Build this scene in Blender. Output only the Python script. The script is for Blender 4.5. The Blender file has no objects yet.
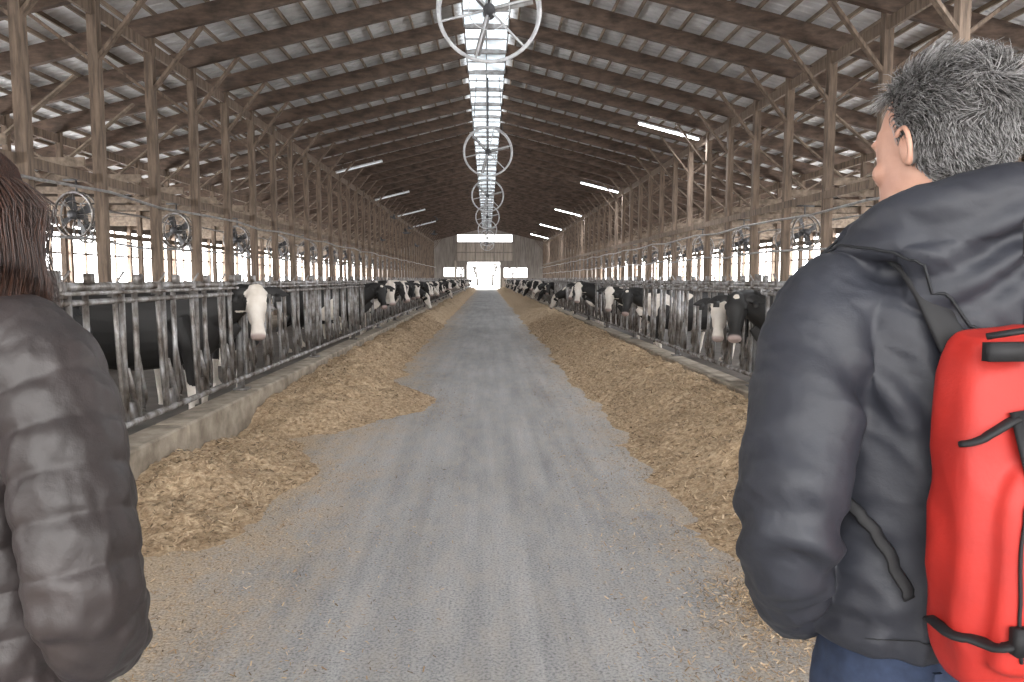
import bpy, math, random
import numpy as np
from mathutils import Vector, Matrix, noise
from mathutils.bvhtree import BVHTree
random.seed(7); np.random.seed(7)
V=Vector
scene=bpy.context.scene
COL=scene.collection

# ------------------------------------------------------------------ helpers
class MB:
    def __init__(s): s.v=[];s.f=[];s.m=[]
    def add(s,vs,fs,mat=0):
        o=len(s.v); s.v.extend([tuple(p) for p in vs])
        for f in fs: s.f.append(tuple(i+o for i in f)); s.m.append(mat)
    def box(s,c,d,mat=0,R=None):
        vs=[]
        for x in(-.5,.5):
            for y in(-.5,.5):
                for z in(-.5,.5):
                    p=V((x*d[0],y*d[1],z*d[2]))
                    if R is not None:p=R@p
                    vs.append(p+V(c))
        s.add(vs,[(0,1,3,2),(4,6,7,5),(0,4,5,1),(2,3,7,6),(0,2,6,4),(1,5,7,3)],mat)
    def beam(s,p0,p1,w,h,mat=0,up=(0,0,1)):
        p0=V(p0);p1=V(p1);t=(p1-p0).normalized();sd=t.cross(V(up)).normalized();u=sd.cross(t)
        vs=[]
        for p in(p0,p1):
            for a,b in((-.5,-.5),(.5,-.5),(.5,.5),(-.5,.5)): vs.append(p+sd*a*w+u*b*h)
        s.add(vs,[(3,2,1,0),(4,5,6,7),(0,1,5,4),(1,2,6,5),(2,3,7,6),(3,0,4,7)],mat)
    def tube(s,P,A,B=None,n=8,ref=(0,0,1),e=2.,mat=0,cap=True,fixed=None,puff=None):
        P=[V(p[:3]) for p in P]; N=len(P)
        if not hasattr(A,'__len__'):A=[A]*N
        if B is None:B=A
        if not hasattr(B,'__len__'):B=[B]*N
        vs=[];L=0
        prev=None
        for i in range(N):
            t=(P[min(i+1,N-1)]-P[max(i-1,0)])
            t=t.normalized() if t.length>1e-9 else V((0,0,1))
            if i: L+=(P[i]-P[i-1]).length
            if fixed: sd,u=V(fixed[0]),V(fixed[1])
            else:
                sd=t.cross(V(ref))
                if sd.length<.15: sd=prev if prev else t.cross(V((1,.1,0)))
                sd=(sd-t*sd.dot(t)).normalized()
                u=sd.cross(t); prev=sd
            k=puff(L) if puff else 0
            for j in range(n):
                a=2*math.pi*j/n;c=math.cos(a);q=math.sin(a)
                if e!=2.:
                    c=math.copysign(abs(c)**(2/e),c);q=math.copysign(abs(q)**(2/e),q)
                vs.append(P[i]+sd*c*(A[i]+k)+u*q*(B[i]+k))
        fs=[]
        for i in range(N-1):
            for j in range(n):
                a=i*n+j;b=i*n+(j+1)%n
                fs.append((a,b,b+n,a+n))
        if cap:
            fs.append(tuple(range(n-1,-1,-1)));fs.append(tuple(range((N-1)*n,N*n)))
        s.add(vs,fs,mat)
    def cyl(s,p0,p1,r,n=8,mat=0,r2=None): s.tube([p0,p1],[r,r if r2 is None else r2],n=n,mat=mat)
    def ell(s,c,r,nu=20,nv=12,M=None,mat=0,e=1.):
        vs=[];c=V(c)
        def q(x): return math.copysign(abs(x)**e,x)
        def put(p): 
            p=V((p[0]*r[0],p[1]*r[1],p[2]*r[2]))
            if M is not None:p=M@p
            vs.append(p+c)
        put((0,0,-1))
        for i in range(1,nv):
            a=-math.pi/2+math.pi*i/nv
            for j in range(nu):
                b=2*math.pi*j/nu
                put((q(math.cos(a))*q(math.cos(b)),q(math.cos(a))*q(math.sin(b)),q(math.sin(a))))
        put((0,0,1));fs=[]
        for j in range(nu):fs.append((0,1+(j+1)%nu,1+j))
        for i in range(nv-2):
            for j in range(nu):
                a=1+i*nu+j;b=1+i*nu+(j+1)%nu
                fs.append((a,b,b+nu,a+nu))
        t=len(vs)-1;o=1+(nv-2)*nu
        for j in range(nu):fs.append((o+j,o+(j+1)%nu,t))
        s.add(vs,fs,mat)
    def ring(s,c,R,r,n=32,m=6,mat=0,ax=(0,1,0)):
        ax=V(ax).normalized();a=ax.cross(V((0,0,1)));a=a.normalized() if a.length>.1 else V((1,0,0));b=ax.cross(a)
        vs=[];fs=[]
        for i in range(n):
            t=2*math.pi*i/n;d=a*math.cos(t)+b*math.sin(t)
            for j in range(m):
                q=2*math.pi*j/m
                vs.append(V(c)+d*(R+r*math.cos(q))+ax*r*math.sin(q))
        for i in range(n):
            for j in range(m):
                fs.append((i*m+j,i*m+(j+1)%m,((i+1)%n)*m+(j+1)%m,((i+1)%n)*m+j))
        s.add(vs,fs,mat)
    def mesh(s,name,mats=(),smooth=True):
        me=bpy.data.meshes.new(name);me.from_pydata(s.v,[],s.f)
        for m in mats:me.materials.append(m)
        me.polygons.foreach_set('material_index',s.m)
        me.polygons.foreach_set('use_smooth',[smooth]*len(s.f));me.update()
        return me
    def obj(s,name,mats,smooth=True,parent=None):
        return link(name,s.mesh(name,mats,smooth),parent)
def link(name,me,parent=None,loc=None,rz=0,sc=None):
    o=bpy.data.objects.new(name,me);COL.objects.link(o)
    if parent:o.parent=parent
    if loc:o.location=loc
    o.rotation_euler=(0,0,rz)
    if sc:o.scale=sc
    return o
def empty(name,loc=(0,0,0),rz=0):
    o=link(name,None,None,loc,rz);o.empty_display_size=.2;return o
def dense(keys,step):
    K=np.array(keys,float);n=len(K);out=[]
    for i in range(n-1):
        p0=K[max(i-1,0)];p1=K[i];p2=K[i+1];p3=K[min(i+2,n-1)]
        m=max(1,int(np.linalg.norm(p2[:3]-p1[:3])/step))
        for j in range(m):
            t=j/m
            out.append(.5*((2*p1)+(-p0+p2)*t+(2*p0-5*p1+4*p2-p3)*t*t+(-p0+3*p1-3*p2+p3)*t**3))
    out.append(K[-1]);return np.array(out)
def dtube(mb,keys,step=.02,**k):
    D=dense(keys,step); mb.tube([V(d[:3]) for d in D],list(D[:,3]),list(D[:,4]) if D.shape[1]>4 else None,**k)
def remesh(mb,vox,smooth=2,fac=.5):
    o=link('tmp',mb.mesh('tmp'))
    m=o.modifiers.new('r','REMESH');m.mode='VOXEL';m.voxel_size=vox;m.use_smooth_shade=True
    if smooth:
        q=o.modifiers.new('s','SMOOTH');q.factor=fac;q.iterations=smooth
    dg=bpy.context.evaluated_depsgraph_get()
    me=bpy.data.meshes.new_from_object(o.evaluated_get(dg))
    old=o.data;bpy.data.objects.remove(o);bpy.data.meshes.remove(old)
    me.polygons.foreach_set('use_smooth',[True]*len(me.polygons))
    me.materials.clear()
    return me
def displace(me,fn):
    cs=[v.co+v.normal*fn(v.co,v.normal) for v in me.vertices]
    for v,c in zip(me.vertices,cs):v.co=c
    me.update()
def nz(p,s): return noise.noise(V((p[0]*s,p[1]*s,p[2]*s)))
def sstep(a,b,x):
    t=max(0,min(1,(x-a)/(b-a)));return t*t*(3-2*t)

# ------------------------------------------------------------------ materials
def nodes(name):
    m=bpy.data.materials.new(name);m.use_nodes=True;nt=m.node_tree
    return m,nt,nt.nodes['Principled BSDF']
def noise_n(nt,scale,stretch=(1,1,1),detail=5,coord='Object',rough=.6):
    tc=nt.nodes.new('ShaderNodeTexCoord');mp=nt.nodes.new('ShaderNodeMapping');mp.inputs['Scale'].default_value=stretch
    n=nt.nodes.new('ShaderNodeTexNoise');n.inputs['Scale'].default_value=scale;n.inputs['Detail'].default_value=detail;n.inputs['Roughness'].default_value=rough
    nt.links.new(tc.outputs[coord],mp.inputs[0]);nt.links.new(mp.outputs[0],n.inputs['Vector']);return n
def ramp(nt,src,stops):
    r=nt.nodes.new('ShaderNodeValToRGB');e=r.color_ramp.elements
    while len(e)<len(stops):e.new(.5)
    for i,(p,c) in enumerate(stops):
        e[i].position=p;e[i].color=(*c,1) if len(c)==3 else c
    nt.links.new(src,r.inputs[0]);return r
def mat(name,c1,c2=None,scale=5,stretch=(1,1,1),rough=.8,metal=0,bump=0,bscale=None,lo=.35,hi=.65,bdist=.01,c3=None):
    m,nt,b=nodes(name);b.inputs['Roughness'].default_value=rough;b.inputs['Metallic'].default_value=metal
    if c2 is None:c2=tuple(x*.75 for x in c1)
    n=noise_n(nt,scale,stretch)
    st=[(lo,c2),(hi,c1)]
    if c3:st=[(lo,c2),((lo+hi)/2,c1),(hi,c3)]
    r=ramp(nt,n.outputs['Fac'],st)
    nt.links.new(r.outputs[0],b.inputs['Base Color'])
    if bump:
        n2=noise_n(nt,bscale or scale*4,stretch)
        bp=nt.nodes.new('ShaderNodeBump');bp.inputs['Strength'].default_value=bump;bp.inputs['Distance'].default_value=bdist
        nt.links.new(n2.outputs['Fac'],bp.inputs['Height']);nt.links.new(bp.outputs[0],b.inputs['Normal'])
    return m
def emis(name,c,s,c2=None):
    m,nt,b=nodes(name);b.inputs['Base Color'].default_value=(*c,1);b.inputs['Emission Color'].default_value=(*c,1)
    b.inputs['Emission Strength'].default_value=s;b.inputs['Roughness'].default_value=.6
    if c2:
        n=noise_n(nt,.8,(1,1,1));r=ramp(nt,n.outputs['Fac'],[(.35,c2),(.6,c)]);nt.links.new(r.outputs[0],b.inputs['Emission Color'])
    return m

M_raft=mat('rafter_wood',(.15,.102,.076),(.055,.038,.029),2.2,(1,3,3),.85,0,.4,20)
M_post=mat('post_wood',(.22,.16,.118),(.09,.065,.048),3,(4,4,.5),.85,0,.4,20)
M_purl=mat('purlin_wood',(.30,.235,.18),(.13,.10,.075),2,(3,.6,3),.85)
M_roof=mat('roof_metal',(.80,.81,.83),(.50,.50,.51),1.1,(1,.6,1),.6,.0)
M_steel=mat('galvanised_steel',(.20,.185,.175),(.075,.06,.05),9,(1,1,.6),.42,.5,.2,40,c3=(.36,.36,.37))
M_pipe=mat('pipe_dull',(.38,.38,.38),(.21,.19,.18),6,(1,1,1),.5,.4)
M_curb=mat('curb_concrete',(.42,.36,.29),(.22,.185,.145),5,(1,1,1),.9,0,.5,40)
M_alley=mat('alley_floor',(.12,.10,.085),(.055,.048,.04),2,(1,1,1),.7,0,.4,10)
M_bed=mat('stall_bedding',(.36,.30,.24),(.22,.18,.15),2,(1,1,1),.95)
M_dark=mat('dark_boards',(.12,.095,.078),(.06,.05,.042),1.5,(1,1,3),.9)
M_gable=mat('gable_boards',(.34,.30,.27),(.20,.175,.155),1.2,(6,1,.5),.9)
M_gdoor=mat('gable_door',(.52,.45,.38),(.35,.30,.26),1.2,(6,1,.5),.9)
M_white=mat('fan_white',(.72,.73,.75),(.50,.50,.52),6,(1,1,1),.5,.1)
M_fdark=mat('fan_dark',(.10,.10,.11),(.05,.05,.05),6,(1,1,1),.6,.3)
M_snow=mat('snow',(.85,.87,.9),(.7,.72,.76),.3)
M_bark=mat('bark',(.06,.05,.045),(.03,.025,.02),4)
M_sideglow=emis('side_opening_glow',(1,1,1),5.2)  # emission stands in for daylight entering the open side walls
M_ridge=emis('ridge_daylight_glow',(.86,.94,1.0),.62,(.10,.12,.135))  # skylight's daylight put in as emission, brightness varied by noise
M_tube=emis('fluorescent_tube',(.92,.96,1.0),9)
M_tubeoff=emis('fluorescent_tube_dim',(.8,.83,.86),.12)

def floor_mat():
    m,nt,b=nodes('lane_concrete');b.inputs['Roughness'].default_value=.8
    L=nt.links.new
    n1=noise_n(nt,1.1,(1,.35,1),7);r1=ramp(nt,n1.outputs['Fac'],[(.3,(.33,.33,.335)),(.5,(.43,.43,.435)),(.7,(.52,.52,.525))])
    n2=noise_n(nt,2.6,(2.2,.09,1),7);r2=ramp(nt,n2.outputs['Fac'],[(.36,(.62,.62,.63)),(.60,(1,1,1))])
    mx=nt.nodes.new('ShaderNodeMixRGB');mx.blend_type='MULTIPLY';mx.inputs[0].default_value=.6
    L(r1.outputs[0],mx.inputs[1]);L(r2.outputs[0],mx.inputs[2])
    n3=noise_n(nt,75,(1,1,1),4);r3=ramp(nt,n3.outputs['Fac'],[(.32,(.36,.36,.37)),(.52,(1,1,1)),(.75,(1.35,1.30,1.2))])
    mx2=nt.nodes.new('ShaderNodeMixRGB');mx2.blend_type='MULTIPLY';mx2.inputs[0].default_value=.85
    L(mx.outputs[0],mx2.inputs[1]);L(r3.outputs[0],mx2.inputs[2])
    n6=noise_n(nt,5,(1.4,.5,1),9,rough=.75);r6=ramp(nt,n6.outputs['Fac'],[(.45,(0,0,0)),(.75,(.5,.5,.5))])
    mx4=nt.nodes.new('ShaderNodeMixRGB');L(r6.outputs[0],mx4.inputs[0]);L(mx2.outputs[0],mx4.inputs[1]);mx4.inputs[2].default_value=(.54,.47,.38,1)
    geo=nt.nodes.new('ShaderNodeNewGeometry');sp=nt.nodes.new('ShaderNodeSeparateXYZ');L(geo.outputs['Position'],sp.inputs[0])
    ad=nt.nodes.new('ShaderNodeMath');ad.operation='ADD';ad.inputs[1].default_value=-.08;L(sp.outputs[0],ad.inputs[0])
    ab=nt.nodes.new('ShaderNodeMath');ab.operation='ABSOLUTE';L(ad.outputs[0],ab.inputs[0])
    mr=nt.nodes.new('ShaderNodeMapRange');mr.inputs['From Min'].default_value=.55;mr.inputs['From Max'].default_value=2.1;L(ab.outputs[0],mr.inputs[0])
    n4=noise_n(nt,3.0,(1,.5,1),12,rough=.8);a2=nt.nodes.new('ShaderNodeMath');a2.operation='MULTIPLY_ADD';a2.inputs[1].default_value=3.6;a2.inputs[2].default_value=-1.95
    L(n4.outputs['Fac'],a2.inputs[0])
    ml=nt.nodes.new('ShaderNodeMath');ml.operation='MULTIPLY_ADD';ml.inputs[1].default_value=1.25;L(mr.outputs[0],ml.inputs[0]);L(a2.outputs[0],ml.inputs[2])
    cl=nt.nodes.new('ShaderNodeClamp');cl.inputs['Max'].default_value=.92;L(ml.outputs[0],cl.inputs[0])
    sq=nt.nodes.new('ShaderNodeMath');sq.operation='MULTIPLY';L(cl.outputs[0],sq.inputs[0])
    mr2=nt.nodes.new('ShaderNodeMapRange');mr2.inputs['From Min'].default_value=.3;mr2.inputs['From Max'].default_value=1.3;L(ab.outputs[0],mr2.inputs[0]);L(mr2.outputs[0],sq.inputs[1])
    n5=noise_n(nt,75,(1,1,1),4);r5=ramp(nt,n5.outputs['Fac'],[(.32,(.27,.205,.14)),(.62,(.64,.51,.37))])
    mx3=nt.nodes.new('ShaderNodeMixRGB');L(sq.outputs[0],mx3.inputs[0]);L(mx4.outputs[0],mx3.inputs[1]);L(r5.outputs[0],mx3.inputs[2])
    L(mx3.outputs[0],b.inputs['Base Color'])
    bp=nt.nodes.new('ShaderNodeBump');bp.inputs['Strength'].default_value=.5;bp.inputs['Distance'].default_value=.01;L(n3.outputs['Fac'],bp.inputs['Height']);L(bp.outputs[0],b.inputs['Normal'])
    return m
M_floor=floor_mat()
M_feed=mat('feed_straw',(.50,.365,.235),(.23,.155,.09),26,(1,1,1),.95,0,1.0,70,.3,.7,.02,c3=(.66,.52,.36))
M_s1=mat('straw_a',(.72,.57,.40),(.52,.38,.24),9,rough=.9)
M_s2=mat('straw_b',(.48,.34,.21),(.30,.20,.115),9,rough=.9)
M_s3=mat('straw_c',(.20,.145,.09),(.13,.095,.06),9,rough=.9)

# ------------------------------------------------------------------ camera / world
H=1.55
cam=bpy.data.cameras.new('camera');co=bpy.data.objects.new('camera',cam);COL.objects.link(co)
cam.lens=26;cam.sensor_width=36;co.location=(0,0,H);co.rotation_euler=(math.radians(90-4.8),0,math.radians(-1.93));cam.clip_end=600
scene.camera=co
w=bpy.data.worlds.new('overcast_sky');scene.world=w;w.use_nodes=True
bg=w.node_tree.nodes['Background'];bg.inputs[0].default_value=(1,.985,.96,1);bg.inputs[1].default_value=2.4
scene.view_settings.view_transform='Standard';scene.view_settings.exposure=1.7
try: scene.view_settings.look='None'
except: pass

# ------------------------------------------------------------------ barn shell
Y0=-7.;Y1=109.;XW=16.5
def zr(x): return 9.5-.25*abs(x)
YS=[15.2+2.44*k for k in range(-9,39)]
XL,XR=-7.75,8.2
FL,FR=-2.42,2.70     # curb faces
FXL,FXR=-2.55,2.85   # fence lines
mb=MB();mb.add([(FL,Y0-3,0),(FR,Y0-3,0),(FR,Y1+.1,0),(FL,Y1+.1,0)],[(0,1,2,3)]);mb.obj('floor',[M_floor],False)
mb=MB()
for a,b in((-XW,FL-.28),(FR+.28,XW)):
    mb.add([(a,Y0-3,0),(b,Y0-3,0),(b,Y1+.1,0),(a,Y1+.1,0)],[(0,1,2,3)])
mb.obj('floor_alley',[M_alley],False)
for nm,x in(('trim_feed_curb_left',FL-.14),('trim_feed_curb_right',FR+.14)):
    mb=MB();y=Y0-2
    while y<Y1:
        mb.box((x,y+1.49,.19),(.28,2.98,.38));y+=3
    o=mb.obj(nm,[M_curb],False);bv=o.modifiers.new('b','BEVEL');bv.width=.015
# roof
mb=MB()
for s in(-1,1):
    xs=[.66,XW+.8];vs=[];fs=[];y=Y0-1;i=0
    prof=[(0,0),(.19,0),(.215,.035),(.245,.035)]
    ys=[]
    while y<Y1+1:
        for a,b in prof: ys.append((y+a,b))
        y+=.27
    for (yy,zz) in ys:
        for x in xs: vs.append((s*x,yy,zr(x)+zz))
    for k in range(len(ys)-1):
        a=2*k;fs.append((a,a+1,a+3,a+2) if s>0 else (a,a+2,a+3,a+1))
    mb.add(vs,fs)
mb.obj('ceiling_roof_metal',[M_roof],False)
mb=MB();rnd=random.Random(3)
for s in(-1,1):
    x=.95
    while x<XW+.5:
        mb.beam((s*x,Y0-1,zr(x)-.06),(s*x,Y1+.6,zr(x)-.06),.05,.10);x+=.60
mb.obj('ceiling_purlins',[M_purl],False)
mb=MB()
for y in YS:
    for s in(-1,1):
        a=V((s*.66,y,zr(.66)-.33));b=V((s*(XW+.3),y,zr(XW+.3)-.33))
        mb.beam(a,b,.15,.42,up=(0,0,1))
mb.obj('ceiling_rafters',[M_raft],False)
# ridge light
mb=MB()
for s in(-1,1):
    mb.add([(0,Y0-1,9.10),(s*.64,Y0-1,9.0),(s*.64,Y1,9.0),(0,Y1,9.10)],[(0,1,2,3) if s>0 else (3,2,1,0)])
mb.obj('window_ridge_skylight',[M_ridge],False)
mb=MB()
mb.beam((0,Y0-1,9.06),(0,Y1,9.06),.04,.05)
for s in(-1,1): mb.beam((s*.655,Y0-1,9.06),(s*.655,Y1,9.06),.04,.30)
for y in YS:
    mb.beam((-.66,y,8.97),(.66,y,8.97),.12,.14)
    mb.beam((-.66,y+1.22,8.99),(.66,y+1.22,8.99),.05,.05)
mb.obj('ceiling_ridge_frame',[M_pipe],False)
# posts
mb=MB()
for y in YS:
    for x in(XL,XR):
        s=1 if x>0 else -1
        mb.box((x,y+.14,(zr(x)-.3)/2),(.19,.19,zr(x)-.3))
        for d in(-1,1):
            x2=x+d*1.25
            mb.beam((x,y+.14,zr(x)-1.75),(x2,y+.14,zr(x2)-.5),.06,.14,up=(0,1,0))
    for x in(-12.6,12.8):
        mb.box((x,y+.14,(zr(x)-.3)/2),(.15,.15,zr(x)-.3))
for x in(XL,XR):
    mb.beam((x,Y0,zr(x)-.72),(x,Y1,zr(x)-.72),.07,.26)
    mb.beam((x-.11,Y0,3.55),(x-.11,Y1,3.55),.05,.18)
for x in(-12.6,12.8):
    mb.beam((x,Y0,zr(x)-.7),(x,Y1,zr(x)-.7),.07,.24)
    mb.beam((x,Y0,3.0),(x,Y1,3.0),.05,.16)
mb.obj('trim_timber_posts',[M_post],False)
mb=MB()
for y in YS:
    for s in(-1,1):
        mb.beam((s*8.1,y+.24,3.9),(s*XW,y+.24,3.9),.05,.18)
        mb.beam((s*10.3,y+.24,3.9),(s*8.2,y+.24,5.6),.04,.12,up=(0,1,0))
        mb.beam((s*10.3,y+.24,3.9),(s*12.7,y+.24,5.3),.04,.12,up=(0,1,0))
mb.obj('trim_stall_ties',[M_purl],False)
mb=MB()
for x,z in((-7.4,3.2),(-7.9,2.3),(-10.2,3.35),(-13.6,2.9),(7.7,3.1),(8.05,2.3),(10.4,3.3),(13.8,2.9)):
    mb.tube([(x+.04*math.sin(k*1.7),Y0+k*2.44,z+.05*math.sin(k*2.3)) for k in range(48)],.028,n=6)
mb.obj('water_pipe',[M_pipe])
for nm,s in(('wall_left',-1),('wall_right',1)):
    mb=MB();x=s*XW
    mb.box((x,(Y0+Y1)/2,.6),(.2,Y1-Y0+2,1.2),0)
    mb.box((x,(Y0+Y1)/2,(3.65+zr(XW))/2),(.12,Y1-Y0+2,zr(XW)-3.65-.02),0)
    for y in YS:
        mb.box((x-s*.12,y,zr(XW)/2-.1),(.18,.18,zr(XW)-.2),1)
        mb.box((x-s*.08,y+1.22,2.4),(.08,.08,2.5),1)
    mb.box((x-s*.10,(Y0+Y1)/2,2.55),(.05,Y1-Y0+2,.08),1)
    mb.obj(nm,[M_dark,M_post],False)
    mb=MB();mb.box((x+s*.03,(Y0+Y1)/2,2.42),(.02,Y1-Y0+1.8,2.45));mb.obj('side_glow_panel_'+('left' if s<0 else 'right'),[M_sideglow],False)  # glowing panel added across the open side to light the interior
# gable end
mb=MB()
holes=[(-2.9,1.9,0,4.0),(2.5,5.9,1.75,3.15),(-6.3,-3.4,1.9,3.2),(-4.3,-.3,6.95,8.0),(-.3,3.7,6.95,8.0)]
bx=sorted(set([-17,0,17]+[h[0] for h in holes]+[h[1] for h in holes]))
for a,b in zip(bx[:-1],bx[1:]):
    hs=sorted([h for h in holes if h[0]<=a+1e-6 and h[1]>=b-1e-6],key=lambda h:h[2])
    z=0;segs=[]
    for h in hs:
        if h[2]>z:segs.append((z,h[2],False))
        z=h[3]
    segs.append((z,None,True))
    for z0,z1,t in segs:
        za=z1 if not t else zr(a);zb=z1 if not t else zr(b)
        vs=[(a,Y1,z0),(b,Y1,z0),(b,Y1,zb),(a,Y1,za),(a,Y1+.15,z0),(b,Y1+.15,z0),(b,Y1+.15,zb),(a,Y1+.15,za)]
        mb.add(vs,[(0,1,2,3),(7,6,5,4),(0,4,5,1),(1,5,6,2),(2,6,7,3),(3,7,4,0)],0)
mb.box((-.3,Y1-.1,5.45),(8.4,.1,2.7),1)
for x in np.linspace(-4.4,3.8,7): mb.box((x,Y1-.18,5.45),(.14,.08,2.7),0)
for z in(4.1,5.4,6.8): mb.box((-.3,Y1-.18,z),(8.4,.1,.16),0)
mb.box((-4.6,Y1-.12,2.1),(.3,.12,4.2),1);mb.box((4.0,Y1-.12,1.0),(3.6,.12,1.3),1)
mb.obj('wall_back',[M_gable,M_gdoor],False)
# outside
mb=MB();mb.add([(-150,Y1+.1,-.05),(150,Y1+.1,-.05),(150,400,1.5),(-150,400,1.5)],[(0,1,2,3)])
mb.add([(-150,-120,-.05),(150,-120,-.05),(150,Y0-3,-.05),(-150,Y0-3,-.05)],[(0,1,2,3)])
mb.obj('ground_snow',[M_snow],False)
def tree(mb,p,d,L,r,k,rn):
    q=p+d*L;mb.tube([p,(p+q)/2+V((rn.uniform(-1,1),rn.uniform(-1,1),0))*L*.05,q],[r,r*.85,r*.7],n=5)
    if k:
        for _ in range(3):
            a=V((rn.uniform(-1,1),rn.uniform(-1,1),rn.uniform(.1,.9)));tree(mb,q,(d*.7+a*.7).normalized(),L*.7,r*.6,k-1,rn)
for x,y,L in((-5.2,150,2.0),(-2.0,152,1.6),(1.2,155,1.8),(5.5,158,2.4)):
    mb=MB();rn=random.Random(int(y));tree(mb,V((0,0,-.1)),V((0,0,1)),L,.28,4,rn);o=mb.obj('bare_tree',[M_bark]);o.location=(x,y,.15)

# ------------------------------------------------------------------ fans & lamps
def ring_fan():
    mb=MB();R=.90
    mb.ring((0,0,0),R,.035,44,8,0);mb.ring((0,.14,0),R*.97,.018,44,6,0)
    mb.ring((0,-.02,0),.36,.009,28,5,0)
    mb.tube([(0,-.12,0),(0,.0,0),(0,.22,0)],[.07,.11,.11],n=16,ref=(0,0,1),mat=1)
    for k in range(6):
        a=k*math.pi/3+.25;d=V((math.cos(a),0,math.sin(a)))
        mb.beam(d*.08,d*R,.035,.03,0,up=(0,1,0))
        t=V((-math.sin(a),0,math.cos(a)))
        if k%2==0:
            A=d*.1;B=d*.80
            mb.add([A+t*.05+V((0,.06,0)),A-t*.05+V((0,.1,0)),B-t*.06+V((0,.12,0)),B+t*.06+V((0,.06,0))],[(0,1,2,3)],2)
    for s in(-1,1):
        mb.cyl((s*.55,.05,.70),(s*.42,.05,2.72),.014,6,1)
    mb.cyl((0,.2,.1),(0,.2,2.74),.03,8,1)
    return mb.mesh('ring_fan',[M_white,M_fdark,M_pipe])
fm=ring_fan()
for k in range(7): link('ceiling_fan',fm,None,(.05,13.5+14.64*k,6.29))
mb=MB();mb.ring((0,0,0),.46,.03,24,6);mb.ring((0,.16,0),.46,.02,24,6);mb.ring((0,-.02,0),.28,.006,20,4);mb.cyl((0,-.08,0),(0,.2,0),.09,10,1)
for k in range(8):
    a=k*math.pi/4;d=V((math.cos(a),0,math.sin(a)));mb.cyl(d*.08,d*.46,.009,4)
for k in range(4):
    a=k*math.pi/2+.4;d=V((math.cos(a),0,math.sin(a)));t=V((-d.z,0,d.x))
    mb.add([d*.08+t*.05+V((0,.05,0)),d*.08-t*.05+V((0,.1,0)),d*.40-t*.09+V((0,.12,0)),d*.40+t*.09+V((0,.04,0))],[(0,1,2,3)],1)
mb.cyl((0,.1,.45),(0,.1,.72),.02,6,1);mb.beam((-.3,.1,.72),(.3,.1,.72),.04,.04,1)
sf=mb.mesh('stall_fan',[M_steel,M_fdark])
for i,y in enumerate(YS):
    if i%2==1 and y>5:
        link('stall_fan',sf,None,(XL-.65,y+.3,2.85),-.25);link('stall_fan',sf,None,(XR+.65,y+.3,2.85),.25)
    if i%3==0 and y>5:
        link('stall_fan',sf,None,(-12.0,y+.3,3.1),-.25);link('stall_fan',sf,None,(12.2,y+.3,3.1),.25)
def lamp_mesh(m):
    mb=MB();L=2.4
    mb.box((0,0,.06),(L,.16,.06),1)
    for s in(-1,1):
        mb.cyl((-L/2+.03,s*.045,0),(L/2-.03,s*.045,0),.022,8,0);mb.box((s*(L/2-.02),0,.02),(.04,.16,.09),1)
    mb.cyl((-.8,0,.08),(-.8,0,.2),.01,5,1);mb.cyl((.8,0,.08),(.8,0,.2),.01,5,1)
    return mb.mesh('lamp',[m,M_white])
lm,lo=lamp_mesh(M_tube),lamp_mesh(M_tubeoff)
al=math.atan(.25)
for i in range(-1,5):
    y=28.0+17.08*i; x=6.8
    o=link('fluorescent_lamp',lm,None,(x,y,zr(x)-.76));o.rotation_euler=(0,al,0)
    L=bpy.data.lights.new('lamp_light','AREA');L.shape='RECTANGLE';L.size=2.3;L.size_y=.12;L.energy=100;L.color=(.95,.97,1)
    q=bpy.data.objects.new('lamp_light',L);COL.objects.link(q);q.parent=o;q.location=(0,0,-.03)
for i in range(0,4):
    y=38.0+13.*i;x=-6.4
    o=link('fluorescent_lamp',lo,None,(x,y,zr(x)-.76));o.rotation_euler=(0,-al,0)

# ------------------------------------------------------------------ headlock fences
MOD=.66
def slot(y): 
    k=round((y-.42-(-2))/MOD);return -2+k*MOD+.42
def fence(name,x,s):
    mb=MB();ya,yb=-2.,108.
    n=int((yb-ya)/MOD)
    for z,r in((1.50,.028),(1.40,.02),(.52,.028)):
        mb.cyl((x,ya,z),(x,ya+n*MOD,z),r,8)
    mb.cyl((x-s*.05,ya,1.46),(x-s*.05,ya+n*MOD,1.46),.014,6)
    for k in range(n):
        y=ya+k*MOD;m=8 if y<25 else 5
        mb.cyl((x,y,.52),(x,y,1.50),.021,m)
        mb.cyl((x,y+.19,.52),(x,y+.19,1.50),.021,m)
        mb.tube([(x,y+.635,.54),(x,y+.60,.80),(x,y+.575,1.15),(x,y+.56,1.44)],.018,n=m)
        mb.tube([(x,y+.19,.60),(x,y+.27,.58),(x,y+.31,.66),(x,y+.20,1.02)],.015,n=m)
        if y<40:
            mb.box((x,y+.09,.60),(.012,.17,.14));mb.beam((x,y+.02,.92),(x,y+.17,.58),.012,.05,up=(1,0,0))
            mb.box((x,y+.56,1.48),(.07,.06,.10));mb.box((x-s*.03,y+.19,1.55),(.03,.09,.07));mb.cyl((x,y+.56,1.5),(x-s*.05,y+.60,1.60),.009,5)
        if k%5==0:
            mb.cyl((x+s*.06,y-.03,.36),(x+s*.06,y-.03,1.60),.038,10);mb.box((x+s*.05,y-.03,.39),(.14,.16,.02))
    return mb.obj(name,[M_steel])
fence('headlock_fence',FXL,-1);fence('headlock_fence',FXR,1)
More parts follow.
